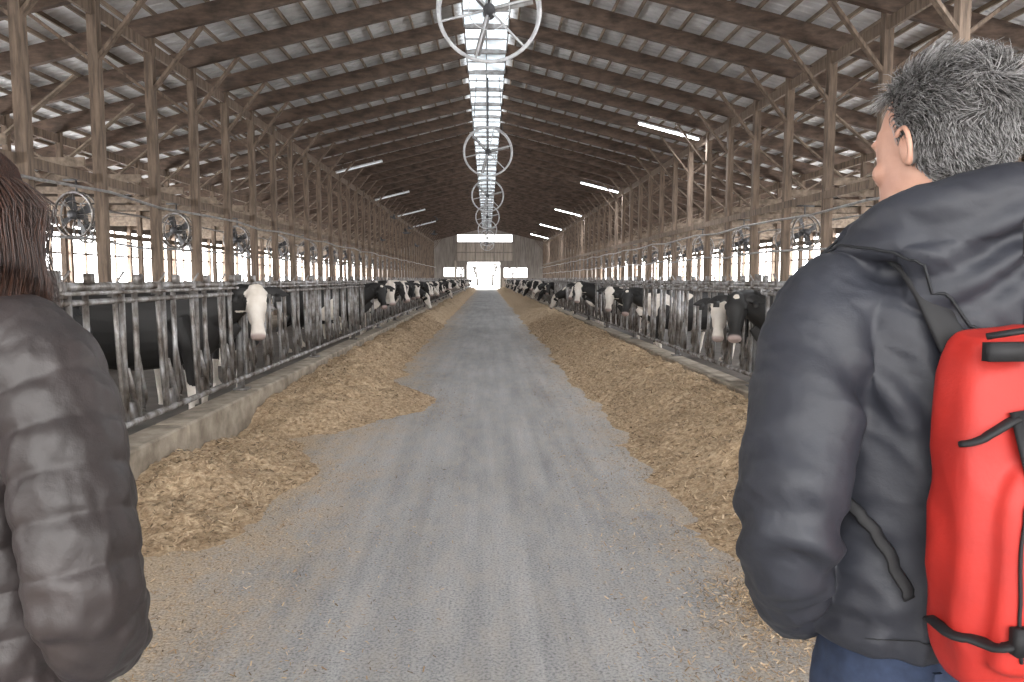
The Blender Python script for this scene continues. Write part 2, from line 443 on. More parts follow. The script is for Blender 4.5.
def stalls(name,x0,s):
    mb=MB()
    y=Y0
    while y<Y1-2:
        a=x0;b=x0+s*2.0
        mb.tube([(b,y,1.25),(a+s*.2,y,1.25),(a,y,1.1),(a,y,.65),(a+s*.2,y,.5),(b,y,.5)],.03,n=5);y+=1.22
    mb.cyl((x0+s*1.3,Y0,1.32),(x0+s*1.3,Y1-1,1.32),.03,6);mb.cyl((x0+s*2.0,Y0,1.0),(x0+s*2.0,Y1-1,1.0),.03,6)
    mb.cyl((x0+s*2.0,Y0,1.32),(x0+s*2.0,Y1-1,1.32),.03,6)
    y=Y0
    while y<Y1-1: mb.cyl((x0+s*2,y,0),(x0+s*2,y,1.5),.035,6);y+=2.44
    mb.box((x0+s*1.1,(Y0+Y1)/2-1,.11),(2.4,Y1-Y0-2,.22),1)
    return mb.obj(name,[M_pipe,M_bed])
for x,s in((-6.9,-1),(-11.6,-1),(7.1,1),(11.8,1)): stalls('free_stall_row',x,s)

# ------------------------------------------------------------------ feed
def feed_h(x,y,side):
    if side<0:
        X=-x;curb=-FL
        inner=1.42+.16*noise.noise(V((y*.45,3.1,0)))+.14*noise.noise(V((y*1.3,7,0)))
        inner-=.85*math.exp(-((y-9.2)/1.3)**2)
        inner+=.30*math.exp(-((y-7.1)/.5)**2)
        hm=.17+.15*sstep(6.5,9.5,y)+.14*noise.noise(V((y*.5,1.,0)))
        hm*=sstep(3.9,5.2,y+.35*noise.noise(V((x*3,1,1))))
        hm*=1-.8*math.exp(-((y-7.1)/.45)**2)
    else:
        X=x;curb=FR
        inner=1.26+.20*noise.noise(V((y*.4,13.1,0)))+.14*noise.noise(V((y*1.3,17,0)))
        hm=.37+.11*noise.noise(V((y*.5,21.,0)))
        hm*=sstep(3.6,5.4,y+.35*noise.noise(V((x*3,5,1))))
    t=(X-inner)/(curb-inner)
    if t<=0: b=0
    else: b=math.sin(min(1,t/.75)*math.pi/2)**1.4*(1-.15*max(0,(t-.75)/.25))
    h=hm*b+(.10*t if t<0 else 0)-.010*(1 if t<.3 else 0)*(1-max(0,t)/.3)
    k=.25+min(1,max(0,b))*1.0
    k*=min(1,.3+hm/.15)
    h+=(.070*noise.noise(V((x*2.6,y*2.6,0)))+.040*noise.noise(V((x*7,y*7,3)))+.024*noise.noise(V((x*19,y*19,5))))*k
    h-=.02*(1-min(1,hm/.06))
    return h
for side,nm in((-1,'feed_pile'),(1,'feed_pile')):
    ys=[3.2];
    while ys[-1]<107: ys.append(ys[-1]+max(.022,min(.3,ys[-1]*.0038)))
    if side<0: xs=np.linspace(FL+.003,-.15,84)
    else: xs=np.linspace(.75,FR-.003,76)
    vs=[(x,y,max(-.02,feed_h(x,y,side))) for y in ys for x in xs];nx=len(xs)
    fs=[]
    for i in range(len(ys)-1):
        for j in range(nx-1):
            q=(i*nx+j,i*nx+j+1,(i+1)*nx+j+1,(i+1)*nx+j)
            if max(vs[a][2] for a in q)>-.004: fs.append(q)
    mb=MB();mb.add(vs,fs,0)
    rn=random.Random(side+5)
    def bit(x,y,z,sz,m):
        a=rn.uniform(0,6.28);t=rn.uniform(-.5,.5);d=V((math.cos(a),math.sin(a),t))*sz;u=V((-math.sin(a),math.cos(a),rn.uniform(-.6,.6)))*sz*rn.uniform(.10,.28)
        c=V((x,y,z));mb.add([c-d-u,c+d-u,c+d+u,c-d+u],[(0,1,2,3)],m)
    N=85000
    for _ in range(N):
        y=2.6+rn.random()**1.8*22
        x=rn.uniform(FL+.04,-.2) if side<0 else rn.uniform(.55,FR-.04)
        h=feed_h(x,y,side)
        if h<.004:
            if rn.random()>math.exp((h-.004)/.035):continue
            h=.0;sz=rn.uniform(.004,.012)
        else: sz=rn.uniform(.006,.019)*(1+y*.02)
        bit(x,y,h+.004+rn.random()*.008,sz,rn.choice((1,1,2,2,3)))
    for _ in range(12000):
        y=rn.uniform(1.7,11);x=side*(2.4-abs(rn.gauss(0,.95)))
        if abs(x)<.2 or x*side<0 or feed_h(x,y,side)>0:continue
        bit(x,y,.004,rn.uniform(.003,.009),rn.choice((1,2,3,3)))
    if side>0:
        for _ in range(5500):
            a=rn.uniform(0,6.28);r=abs(rn.gauss(0,1));x=1.36+.20*r*math.cos(a);y=3.35+.28*r*math.sin(a)
            bit(x,y,.006+max(0,.02*(1-r)),rn.uniform(.006,.014),rn.choice((1,1,2,3)))
    mb.obj(nm,[M_feed,M_s1,M_s2,M_s3])

# ------------------------------------------------------------------ cows
def coat_mat():
    m,nt,b=nodes('holstein_coat');b.inputs['Roughness'].default_value=.62
    at=nt.nodes.new('ShaderNodeAttribute');at.attribute_name='coat';sp=nt.nodes.new('ShaderNodeSeparateColor');nt.links.new(at.outputs['Color'],sp.inputs[0])
    oi=nt.nodes.new('ShaderNodeObjectInfo');tc=nt.nodes.new('ShaderNodeTexCoord')
    ml=nt.nodes.new('ShaderNodeMath');ml.operation='MULTIPLY';ml.inputs[1].default_value=37.;nt.links.new(oi.outputs['Random'],ml.inputs[0])
    va=nt.nodes.new('ShaderNodeVectorMath');nt.links.new(tc.outputs['Object'],va.inputs[0]);nt.links.new(ml.outputs[0],va.inputs[1])
    n=nt.nodes.new('ShaderNodeTexNoise');n.inputs['Scale'].default_value=1.5;n.inputs['Detail'].default_value=1.5;nt.links.new(va.outputs[0],n.inputs['Vector'])
    sc=nt.nodes.new('ShaderNodeSeparateColor');nt.links.new(oi.outputs['Color'],sc.inputs[0])
    sb=nt.nodes.new('ShaderNodeMath');sb.operation='SUBTRACT';nt.links.new(n.outputs['Fac'],sb.inputs[0]);nt.links.new(sc.outputs[0],sb.inputs[1])
    m2=nt.nodes.new('ShaderNodeMath');m2.operation='MULTIPLY_ADD';m2.inputs[1].default_value=40;m2.inputs[2].default_value=.5;m2.use_clamp=True;nt.links.new(sb.outputs[0],m2.inputs[0])
    mx=nt.nodes.new('ShaderNodeMixRGB');nt.links.new(sp.outputs[0],mx.inputs[0]);nt.links.new(m2.outputs[0],mx.inputs[1]);nt.links.new(sp.outputs[1],mx.inputs[2])
    r=ramp(nt,mx.outputs[0],[(.4,(.011,.010,.010)),(.6,(.66,.61,.56))])
    n3=noise_n(nt,7,(1,1,1));r3=ramp(nt,n3.outputs['Fac'],[(.3,(.7,.64,.56)),(.6,(1,1,1))])
    mm=nt.nodes.new('ShaderNodeMixRGB');mm.blend_type='MULTIPLY';mm.inputs[0].default_value=.6;nt.links.new(r.outputs[0],mm.inputs[1]);nt.links.new(r3.outputs[0],mm.inputs[2])
    m3=nt.nodes.new('ShaderNodeMixRGB');nt.links.new(sp.outputs[2],m3.inputs[0]);nt.links.new(mm.outputs[0],m3.inputs[1]);m3.inputs[2].default_value=(.34,.26,.24,1)
    nt.links.new(m3.outputs[0],b.inputs['Base Color']);return m
M_coat=coat_mat()
M_eye=mat('cow_eye',(.012,.01,.01),(.008,.006,.006),5,rough=.15)
M_tag=mat('ear_tag_yellow',(.85,.55,.03),(.7,.42,.02),5,rough=.5)
M_hoof=mat('hoof',(.07,.055,.045),None,8)
M_nost=mat('nostril',(.03,.015,.013),None,8)
def cow_mesh(name,neck,hp,hd,face,tags=True,vox=.014,turn=None):
    mb=MB()
    T=[(.24,0,1.12,.10,.16),(.14,0,1.10,.19,.27),(-.05,0,1.06,.25,.36),(-.35,0,1.04,.31,.40),(-.75,0,1.03,.36,.41),(-1.1,0,1.08,.34,.37),(-1.38,0,1.15,.27,.29),(-1.55,0,1.18,.19,.21),(-1.62,0,1.2,.09,.11)]
    dtube(mb,T,.06,n=26,ref=(0,0,1),e=2.25)
    dtube(mb,neck,.04,n=20,ref=(0,0,1))
    dtube(mb,[(.12,0,.95,.07,.12),(.26,0,.95,.035,.10),(.4,0,1.1,.03,.08)],.04,n=12)
    for s in(-1,1):
        dtube(mb,[(-.10,s*.17,1.15,.12,.17),(-.02,s*.19,.92,.10,.14),(.0,s*.18,.74,.07,.09),(.0,s*.17,.46,.045,.05),(.01,s*.17,.40,.048,.05),(-.01,s*.17,.30,.032,.035),(-.01,s*.17,.13,.034,.038),(.02,s*.17,.08,.045,.05),(.03,s*.17,.02,.055,.065),(.03,s*.17,.0,.055,.065)],.03,n=14,ref=(0,1,0))
        dtube(mb,[(-1.32,s*.17,1.2,.12,.17),(-1.25,s*.22,.95,.13,.20),(-1.2,s*.24,.80,.09,.14),(-1.38,s*.21,.62,.055,.08),(-1.50,s*.19,.52,.042,.055),(-1.47,s*.19,.40,.036,.045),(-1.43,s*.19,.14,.036,.04),(-1.40,s*.19,.08,.045,.05),(-1.37,s*.19,.02,.055,.065),(-1.37,s*.19,0,.055,.065)],.03,n=14,ref=(0,1,0))
        mb.ell((-1.36,s*.24,1.36),(.10,.05,.05))
    mb.ell((-1.12,0,.72),(.20,.17,.17));
    for a in(-.07,.07):
        for q in(-1.2,-1.04): mb.cyl((q,a,.6),(q,a,.52),.016,6)
    dtube(mb,[(-1.52,0,1.38,.04),(-1.66,0,1.32,.032),(-1.70,0,1.0,.022),(-1.69,0,.75,.022),(-1.69,0,.62,.035),(-1.69,0,.48,.018)],.05,n=8,ref=(1,0,0))
    X=V(hd).normalized();up=V(turn) if turn else V((0,0,1));Z=(up-X*up.dot(X)).normalized();Y=Z.cross(X)
    R=Matrix((X,Y,Z)).transposed();hp=V(hp)
    def W(p):return R@V(p)+hp
    HS=[(-.05,0,-.07,.055,.055),(-.01,0,-.065,.085,.080),(.05,0,-.085,.100,.112),(.13,0,-.10,.112,.132),(.20,0,-.11,.098,.125),(.28,0,-.112,.072,.098),(.36,0,-.108,.060,.078),(.43,0,-.108,.066,.070),(.475,0,-.11,.074,.068),(.51,0,-.11,.070,.058),(.53,0,-.11,.045,.036)]
    D=dense(HS,.02);P=[W(d[:3]) for d in D]
    mb.tube(P,list(D[:,3]),list(D[:,4]),n=24,e=2.3,fixed=(Y,Z))
    for s in(-1,1):
        mb.ell(W((.135,s*.094,-.035)),(.045,.03,.028),12,8,R)
        mb.ell(W((.25,s*.055,-.15)),(.10,.03,.05),12,8,R)
        K=[(*W((.02,s*.07,-.05)),.028,.018),(*W((.02,s*.13,-.04)),.046,.016),(*W((.035,s*.20,-.05)),.058,.013),(*W((.05,s*.27,-.065)),.038,.012),(*W((.06,s*.32,-.075)),.010,.008)]
        dtube(mb,K,.02,n=12,ref=Z)
    mb.ell(W((.0,0,-.02)),(.05,.06,.035),12,8,R)
    me=remesh(mb,vox,3,.5)
    vv=[v.co.copy() for v in me.vertices];ff=[tuple(p.vertices) for p in me.polygons];bpy.data.meshes.remove(me)
    ex=MB()
    for s in(-1,1):
        ex.ell(W((.145,s*.104,-.050)),(.022,.016,.018),12,10,R,1)
        ex.ell(W((.507,s*.038,-.080)),(.018,.014,.012),10,6,R,4)
        if tags:
            ex.box(W((.115,s*.205,-.022)),(.085,.066,.004),2,R);ex.ell(W((.065,s*.20,-.030)),(.012,.012,.012),8,6,R,2)
    for q,a in((.03,.17),(.03,-.17),(-1.37,.19),(-1.37,-.19)):
        ex.tube([(q+.005,a,.0),(q,a,.065)],[.066,.056],n=12,mat=3,ref=(0,1,0))
    out=MB();out.v=[tuple(c) for c in vv];out.f=ff;out.m=[0]*len(ff);out.add(ex.v,ex.f,0);out.m=[0]*len(ff)+ex.m
    m=out.mesh(name,[M_coat,M_eye,M_tag,M_hoof,M_nost])
    ca=m.color_attributes.new('coat','FLOAT_COLOR','POINT');Ri=R.transposed();buf=[]
    for v in m.vertices:
        c=v.co;h=Ri@(c-hp);r=g=b=0.
        inhead=(-.09<h.x<.6 and abs(h.y)<.36 and -.30<h.z<.10)
        if inhead and h.x>-.03:
            r=1;g=face(h,c);b=sstep(.475,.505,h.x)*.9
            if abs(h.y)>.115 and h.x<.14:g=0.
        elif c.z<.48+.12*nz(c,4) : r=1;g=1.
        elif c.x<-1.66 and c.z<.85:r=1;g=1.
        buf+=[r,g,b,1]
    ca.data.foreach_set('color',buf)
    return m
f_white=lambda h,c:1. if abs(h.y)<(.070+.035*sstep(.0,.06,h.x)+.012*math.sin(h.x*31) if h.x<.19 else .2) and (h.z>-.17) else 0.
f_blaze=lambda h,c:1. if (abs(h.y)<.026+.02*sstep(.12,.0,h.x)+.03*sstep(.3,.42,h.x) and h.z>-.12) else 0.
f_black=lambda h,c:1. if ((h.x-.05)**2+h.y**2<.0011 and h.z>-.1) else 0.
f_half=lambda h,c:1. if (h.x>.22+.03*math.sin(h.y*40) or abs(h.y)<.04) else 0.
neck_up=[(-.15,0,1.16,.24,.33),(.12,0,1.22,.17,.26),(.35,-.02,1.30,.125,.19),(.50,-.04,1.36,.105,.145),(.60,-.06,1.37,.09,.11),(.63,-.08,1.36,.07,.08)]
neck_lo=[(-.15,0,1.12,.24,.33),(.12,0,1.14,.17,.26),(.35,0,1.08,.125,.19),(.55,0,1.0,.105,.145),(.68,0,.94,.09,.11),(.72,0,.92,.07,.08)]
neck_fw=[(-.15,0,1.16,.24,.33),(.12,0,1.20,.17,.26),(.38,0,1.25,.125,.19),(.58,0,1.28,.105,.145),(.70,0,1.27,.09,.11),(.74,0,1.26,.07,.08)]
CW=cow_mesh('cow_look_white',neck_up,(.64,-.10,1.47),(.17,-.42,-.89),f_white,vox=.010)
CB=cow_mesh('cow_look_black',neck_up,(.64,-.10,1.45),(.22,-.55,-.80),f_black,vox=.010)
CZ=cow_mesh('cow_look_blaze',neck_up,(.66,-.10,1.45),(.40,-.50,-.77),f_blaze,vox=.014)
CE=cow_mesh('cow_eat_white',neck_lo,(.72,0,1.02),(.42,-.12,-.88),f_white)
CE2=cow_mesh('cow_eat_black',neck_lo,(.72,0,1.03),(.50,-.1,-.86),f_black)
CF=cow_mesh('cow_forward',neck_fw,(.74,0,1.36),(.72,-.25,-.66),f_half)
def cow(me,side,y,bias=.60,dx=0.,dz=0,rz=0,sc=1.):
    x=(FXL-.42-dx) if side<0 else (FXR+.42+dx)
    o=link('holstein_cow',me,None,(x,y,0),rz,(sc if side<0 else -sc,sc,sc));o.color=(bias,0,0,1);return o
cow(CW,-1,slot(7.55),.72)
cow(CW,1,slot(8.35),.66,sc=.91,dx=-.08)
cow(CB,1,slot(7.6),.80,sc=.96,dx=-.08)
for x,y,rz,me in((-3.75,5.1,-math.pi/2,CE2),(-3.9,2.6,math.pi/2,CE2),(-5.2,6.9,-1.2,CF),(3.9,5.2,-math.pi/2,CE2),(-3.7,10.6,math.pi/2-.1,CE2),(-4.6,13.4,-1.4,CF)):
    o=link('holstein_cow',me,None,(x,y,0),rz,(1,1,1));o.color=(.9,0,0,1)
rn=random.Random(11)
y=15.6
seq=[CB,CW,CZ,CW,CW,CB,CW,CE,CZ,CW,CF]
i=0
while y<96:
    cow(seq[i%len(seq)],-1,slot(y),rn.uniform(.50,.66),rn.uniform(-.26,-.04),0,rn.uniform(-.05,.05),rn.uniform(.94,1.03));i+=1
    y+=rn.choice((1.3,1.3,1.32,2.0)) if y<45 else rn.choice((1.35,2.1,3.3))
for yy,me in((13.9,CB),(15.3,CW)): cow(me,1,slot(yy),.6,-.10,0,0,.93)
y=19.5;seq=[CE2,CW,CZ,CE,CB,CF]
while y<96:
    cow(seq[i%len(seq)],1,slot(y),rn.uniform(.50,.66),rn.uniform(-.24,0.),0,rn.uniform(-.05,.05),rn.uniform(.93,1.0));i+=1
    y+=rn.choice((1.35,2.1,3.4,5.)) if y<35 else rn.choice((1.32,1.4,2.0))
mb=MB();mb.ell((0,0,0),(.045,.10,.04),12,8);mb.ell((0,.11,.03),(.028,.032,.028),10,6);mb.add([(0,.14,.035),(.008,.135,.028),(-.008,.135,.028),(0,.175,.026)],[(0,1,3),(0,3,2),(1,2,3)])
for s in(-1,1): mb.add([(s*.02,.05,.02),(s*.02,-.05,.02),(s*.15,-.03,.08),(s*.26,-.08,.05),(s*.14,.05,.09)],[(0,1,2,4),(4,2,3)])
mb.add([(-.02,-.08,0),(.02,-.08,0),(.035,-.18,0),(-.035,-.18,0)],[(0,1,2,3)])
bm=mb.mesh('bird',[M_fdark])
for p in((-2.9,27,3.2),(-3.6,29,3.9),(-2.2,31,3.4),(-3.1,33,3.0),(-4.2,30,3.1),(-2.4,36,4.4),(-3.9,38,4.1)):
    o=link('starling',bm,None,p,rn.uniform(0,6));o.rotation_euler=(rn.uniform(-.3,.3),rn.uniform(-.5,.5),rn.uniform(0,6))

# ------------------------------------------------------------------ people
M_skin=mat('skin',(.52,.30,.22),(.42,.22,.16),14,rough=.5,bump=.1,bscale=120,bdist=.001)
M_jman=mat('softshell_jacket',(.022,.024,.033),(.014,.015,.022),5,rough=.6,bump=.35,bscale=38,bdist=.004)
M_seam=mat('jacket_seam',(.007,.008,.011),None,30,rough=.7)
M_jwom=mat('puffer_jacket',(.036,.028,.028),(.023,.018,.018),6,rough=.5,bump=.35,bscale=60,bdist=.004)
M_jean=mat('denim',(.024,.038,.078),(.012,.02,.045),30,rough=.9,bump=.3,bscale=400,bdist=.0006)
M_shoe=mat('shoe_leather',(.05,.035,.025),None,12,rough=.6)
M_red=mat('backpack_red_fabric',(.44,.020,.013),(.33,.014,.010),7,rough=.6,bump=.35,bscale=45,bdist=.003)
M_blk=mat('webbing_black',(.008,.008,.010),None,40,rough=.7)
M_h1=mat('hair_grey',(.13,.125,.12),None,30,rough=.5);M_h2=mat('hair_light',(.34,.33,.33),None,30,rough=.5);M_h3=mat('hair_dark',(.045,.04,.04),None,30,rough=.5)
M_b1=mat('hair_brown',(.036,.015,.010),None,30,rough=.4);M_b2=mat('hair_brown_l',(.075,.032,.020),None,30,rough=.4)
M_eyew=mat('eye_white',(.7,.68,.66),None,10,rough=.2);M_iris=mat('iris',(.03,.04,.05),None,10,rough=.1);M_lip=mat('lips',(.42,.16,.13),None,10,rough=.5)

def hairline(d,female=False):
    dy=d.y
    if dy<-.25:return .045
    if dy<.12:return .045+(.12-.045)*(dy+.25)/.37
    if dy<.5:return .12+(.200-.12)*(dy-.12)/.38
    return .200
HC=V((0,-.012,.145));HR=V((.079,.100,.094))
def build_head(parent,z,rz,female,mats_h,scale=1.,off=(0,0)):
    e=link('head',None,parent,(off[0],off[1],z),rz,(scale,)*3);e.empty_display_size=.05
    mb=MB()
    mb.ell(HC,HR,32,20)
    F=[(0,.030,.000,.020,.022),(0,.030,.006,.040,.040),(0,.022,.03,.056,.058),(0,.016,.06,.063,.068),(0,.012,.09,.066,.076),(0,.010,.12,.070,.082),(0,.005,.15,.072,.086)]
    D=dense(F,.01);mb.tube([V(d[:3]) for d in D],list(D[:,3]),list(D[:,4]),n=28,e=2.2,fixed=((1,0,0),(0,1,0)))
    mb.ell((0,.062,.012),(.022,.020,.016))
    dtube(mb,[(0,.084,.125,.009,.008),(0,.095,.105,.010,.009),(0,.103,.085,.012,.011),(0,.101,.077,.011,.008)],.006,n=12,ref=(0,1,0))
    for s in(-1,1):
        mb.ell((s*.012,.092,.078),(.008,.009,.007))
        mb.ell((s*.032,.079,.134),(.024,.012,.007),M=Matrix.Rotation(-s*.3,3,'Z'))
        mb.ell((s*.045,.056,.088),(.020,.020,.018))
    mb.ell((0,.086,.052),(.024,.009,.006));mb.ell((0,.084,.043),(.021,.009,.006))
    dtube(mb,[(0,-.02,-.13,.075,.07),(0,-.018,-.06,.060,.060),(0,-.012,.0,.056,.058),(0,-.01,.05,.055,.06)],.02,n=24,ref=(0,1,0))
    for s in(-1,1):
        mb.ell((s*.078,-.010,.112),(.011,.013,.026),M=Matrix.Rotation(-.2,3,'X'))
    me=remesh(mb,.0042,3,.5)
    me.materials.append(M_skin);me.materials.append(mats_h[0])
    for p in me.polygons:
        c=p.center;d=V(((c.x-HC.x)/HR.x,(c.y-HC.y)/HR.y,(c.z-HC.z)/HR.z)).normalized()
        if c.z>hairline(d)+.004 and not(c.z<.06 and c.y>-.05) and abs(c.x)<.083:p.material_index=1
    link('skull',me,e)
    ex=MB()
    for s in(-1,1):
        ex.ell((s*.030,.0735,.115),(.0125,.0125,.0095),16,10,None,1);ex.ell((s*.030,.0840,.115),(.006,.0030,.006),12,8,None,2)
        o=V((s*.082,-.012,.113));tilt=Matrix.Rotation(-.2,3,'X')
        pts=[]
        for k in range(17):
            a=math.radians(40+k*14)
            pts.append(o+tilt@V((s*(.004+.009*max(0,-math.cos(a))),.0155*math.cos(a),.027*math.sin(a)+.003)))
        rr=[.0030]+[.0036]*12+[.0040,.0046,.0050,.0040]
        ex.tube(pts,rr,n=8,mat=0,ref=(1,0,0))
    ex.ell((0,.0905,.0475),(.020,.004,.0035),12,6,None,3)
    ex.obj('ears_and_eyes',[M_skin,M_eyew,M_iris,M_lip],True,e)
    return e
def strands(parent,name,N,fn,mats,rad,seed=1,weights=None):
    rn=random.Random(seed);mb=MB();c=0;tries=0
    while c<N and tries<N*8:
        tries+=1
        z=rn.uniform(-1,1);a=rn.uniform(0,2*math.pi);r=math.sqrt(1-z*z);d=V((r*math.cos(a),r*math.sin(a),z))
        p=HC+V((d.x*HR.x,d.y*HR.y,d.z*HR.z))
        if p.z<hairline(d) or (p.z<.075 and d.y>-.05):continue
        pts=fn(p,d,rn)
        n=len(pts);rr=[rad*(1-.75*(i/(n-1))**2) for i in range(n)]
        mb.tube(pts,rr,n=3,ref=(.3,.2,.9),mat=rn.choice(weights),cap=False);c+=1
    return mb.obj(name,mats,True,parent)
def man_hair(p,d,rn):
    n=V((d.x/HR.x,d.y/HR.y,d.z/HR.z)).normalized()
    top=sstep(.10,.22,p.z)
    L=.012+.026*top;L*=rn.uniform(.7,1.25)
    cl=V((noise.noise(p*22),noise.noise(p*22+V((5,0,0))),noise.noise(p*22+V((0,9,0)))))
    comb=V((.25*math.copysign(1,d.x)*(1-top),-.6,-.9*(1-top)+.1*top))+cl*1.1
    comb=(comb-n*comb.dot(n));comb=comb.normalized() if comb.length>.01 else comb
    j=V((rn.gauss(0,.24),rn.gauss(0,.24),rn.gauss(0,.24)))
    a=.60 if top>.4 else .38
    pts=[p-n*.002]
    q=p.copy()
    for k in range(4):
        q=q+(n*a*(1-.22*k)+comb*(.55+.2*k)+j).normalized()*L/4;pts.append(q.copy())
    return pts
def woman_hair(p,d,rn):
    n=V((d.x/HR.x,d.y/HR.y,d.z/HR.z)).normalized()
    ang=math.atan2(d.y,d.x)
    if d.y>.15: ang=math.atan2(.15+.1*rn.random(),math.copysign(1,d.x if abs(d.x)>.02 else rn.choice((-1,1))))
    ph=noise.noise(V((ang*1.5,0,3)))*3
    R=rn.uniform(.080,.135);end=rn.uniform(-.155,-.03)
    pts=[p-n*.002,p+n*.010+V((0,0,.0))]
    q=V((math.cos(ang)*(R+.0),math.sin(ang)*(R+.012)-.012,0))
    z0=p.z;steps=9
    for k in range(1,steps+1):
        t=k/steps;z=z0+(end-z0)*t
        m=sstep(0,.35,t)
        base=V((p.x+n.x*.012,p.y+n.y*.012,0)).lerp(q,m)
        base.y-=0.015*t
        wv=.014*math.sin(z*42+ph+ang*2)*t
        curl=-.02*sstep(.8,1,t)
        rr=1+ (wv+curl)/max(.05,R)
        pts.append(V((base.x*rr,(base.y+.012)*rr-.012,z)))
    return pts

def limb(mb,keys,puff=None,n=22,ref=(0,1,0),e=2.):
    dtube(mb,keys,.008,n=n,ref=ref,e=e,puff=puff)
def proj(bvh,pts,off=.001,step=.01):
    D=dense([tuple(p) for p in pts],step);out=[]
    for d in D:
        l,nn,i,ds=bvh.find_nearest(V(d[:3]))
        out.append(l+nn*off)
    return out
def legs(parent,hipz,sp=.1,thick=1.):
    mb=MB()
    D=dense([(0,-.01,hipz+.10,.17,.115),(0,-.015,hipz,.185,.13),(0,-.01,hipz-.10,.175,.12)],.02)
    mb.tube([V(d[:3]) for d in D],list(D[:,3]*thick),list(D[:,4]*thick),n=28,e=2.3,fixed=((1,0,0),(0,1,0)))
    for s in(-1,1):
        dtube(mb,[(s*sp,-.01,hipz-.02,.092*thick,.10*thick),(s*sp*1.05,0,hipz*.75,.082*thick,.088*thick),(s*sp*1.1,.015,hipz*.53,.062,.066),(s*sp*1.1,-.01,hipz*.38,.060,.066),(s*sp*1.15,-.02,.12,.050,.054),(s*sp*1.15,-.015,.06,.055,.062)],.02,n=18,ref=(0,1,0))
    me=remesh(mb,.009,2)
    displace(me,lambda c,n:.006*nz((c.x,c.y,c.z*1.8),14)*(1+sstep(.35,.1,c.z)))
    me.materials.append(M_jean);link('jeans',me,parent)
    mb=MB()
    for s in(-1,1):
        x=s*sp*1.2
        dtube(mb,[(x,-.075,.045,.032,.04),(x,-.04,.055,.042,.052),(x,.03,.05,.045,.048),(x,.11,.036,.050,.034),(x,.17,.028,.042,.026),(x,.195,.024,.022,.016)],.015,n=16,ref=(0,0,1),e=2.5)
        mb.tube([(x,-.085,.008),(x,0,.008),(x,.12,.008),(x,.2,.008)],[.034,.044,.052,.025],[.008]*4,n=12,ref=(0,0,1))
    mb.obj('shoes',[M_shoe],True,parent)
def bvh_of(mb):
    return BVHTree.FromPolygons([V(v) for v in mb.v],mb.f)

# ---- man
man=empty('man_in_dark_jacket',(.715,1.13,0),math.radians(5))
legs(man,.95,.1)
mb=MB()
T=[(0,0,1.005,.205,.150),(0,0,1.025,.212,.158),(0,-.005,1.09,.216,.160),(0,-.01,1.18,.210,.155),(0,-.015,1.30,.220,.160),(0,-.015,1.40,.228,.158),(0,-.015,1.48,.222,.142),(0,-.015,1.545,.185,.115),(0,-.012,1.59,.13,.095),(0,-.01,1.63,.085,.080),(0,0,1.65,.078,.076)]
D=dense(T,.012);mb.tube([V(d[:3]) for d in D],list(D[:,3]),list(D[:,4]),n=48,e=2.4,fixed=((1,0,0),(0,1,0)))
tb=bvh_of(mb)
for s in(-1,1):
    limb(mb,[(s*.14,-.01,1.525,.070,.075),(s*.20,-.02,1.495,.080,.082),(s*.245,-.045,1.42,.078,.084),(s*.28,-.085,1.32,.074,.081),(s*.302,-.110,1.24,.071,.077),(s*.292,-.085,1.165,.065,.069),(s*.25,-.01,1.08,.058,.060),(s*.212,.055,1.015,.052,.054),(s*.185,.085,.985,.048,.050)],n=26)
limb(mb,[(-.055,.10,1.560,.028,.036),(-.115,.055,1.580,.038,.042),(-.145,-.03,1.600,.045,.047),(-.112,-.110,1.628,.048,.052),(0,-.145,1.648,.050,.055),(.112,-.110,1.628,.048,.052),(.145,-.03,1.600,.045,.047),(.115,.055,1.580,.038,.042),(.055,.10,1.560,.028,.036)],n=18,ref=(0,0,1))
mb.ell((0,-.118,1.56),(.160,.064,.105),28,18)
mb.ell((0,-.145,1.50),(.11,.042,.085),24,14)
me=remesh(mb,.0054,2)
def jf(c,n):
    f=.0050*nz((c.x*1.,c.y,c.z*1.6),9)
    f+=.0085*(.35-abs(nz((c.x+3+.5*c.z,c.y,c.z*1.3-.5*abs(c.x)),8)))
    f+=.0040*(.35-abs(nz((c.x+7,c.y,c.z*1.9+c.x),19)))
    el=math.exp(-((abs(c.x)-.30)**2+(c.z-1.20)**2)/.010);f+=el*.009*math.sin(c.z*75+c.y*50+6*nz(c,6))
    wr=math.exp(-((abs(c.x)-.23)**2+(c.z-1.06)**2)/.004);f+=wr*.006*math.sin(c.z*110-c.x*50+3*nz(c,8))
    sh=math.exp(-((abs(c.x)-.18)**2+(c.z-1.40)**2)/.008);f+=sh*.008*math.sin(c.x*60+c.z*45+4*nz(c,6))
    hd=math.exp(-((c.z-1.59)**2)/.004)*(1 if c.y<.0 else 0);f+=hd*.008*math.sin(c.z*75+abs(c.x)*45+6*nz(c,5))
    hm=math.exp(-((c.z-1.03)**2)/.003)*(1 if abs(c.x)<.24 else 0);f+=hm*.004*math.sin(c.x*60+5*nz(c,6))
    return f
displace(me,jf)
me.materials.append(M_jman);link('jacket',me,man)
bvh=BVHTree.FromPolygons([v.co.copy() for v in me.vertices],[tuple(p.vertices) for p in me.polygons])
sm=MB()
def seam(pts,r=.0009,off=.0): sm.tube(proj(bvh,pts,off),r,n=6,ref=(.2,.3,.9))
for s in(-1,1):
    seam([(s*.115,-.22,1.03),(s*.125,-.22,1.2),(s*.115,-.22,1.40)])
    seam([(s*.215,.02,1.62),(s*.195,-.14,1.57),(s*.14,-.25,1.47),(s*.06,-.25,1.42),(0,-.25,1.41)],.0022)
    seam([(s*.03,-.3,1.75),(s*.035,-.32,1.62),(s*.02,-.32,1.5)],.0010)
seam([(-.21,-.12,1.045),(-.1,-.25,1.04),(0,-.25,1.04),(.1,-.25,1.04),(.21,-.12,1.045)],.0010)
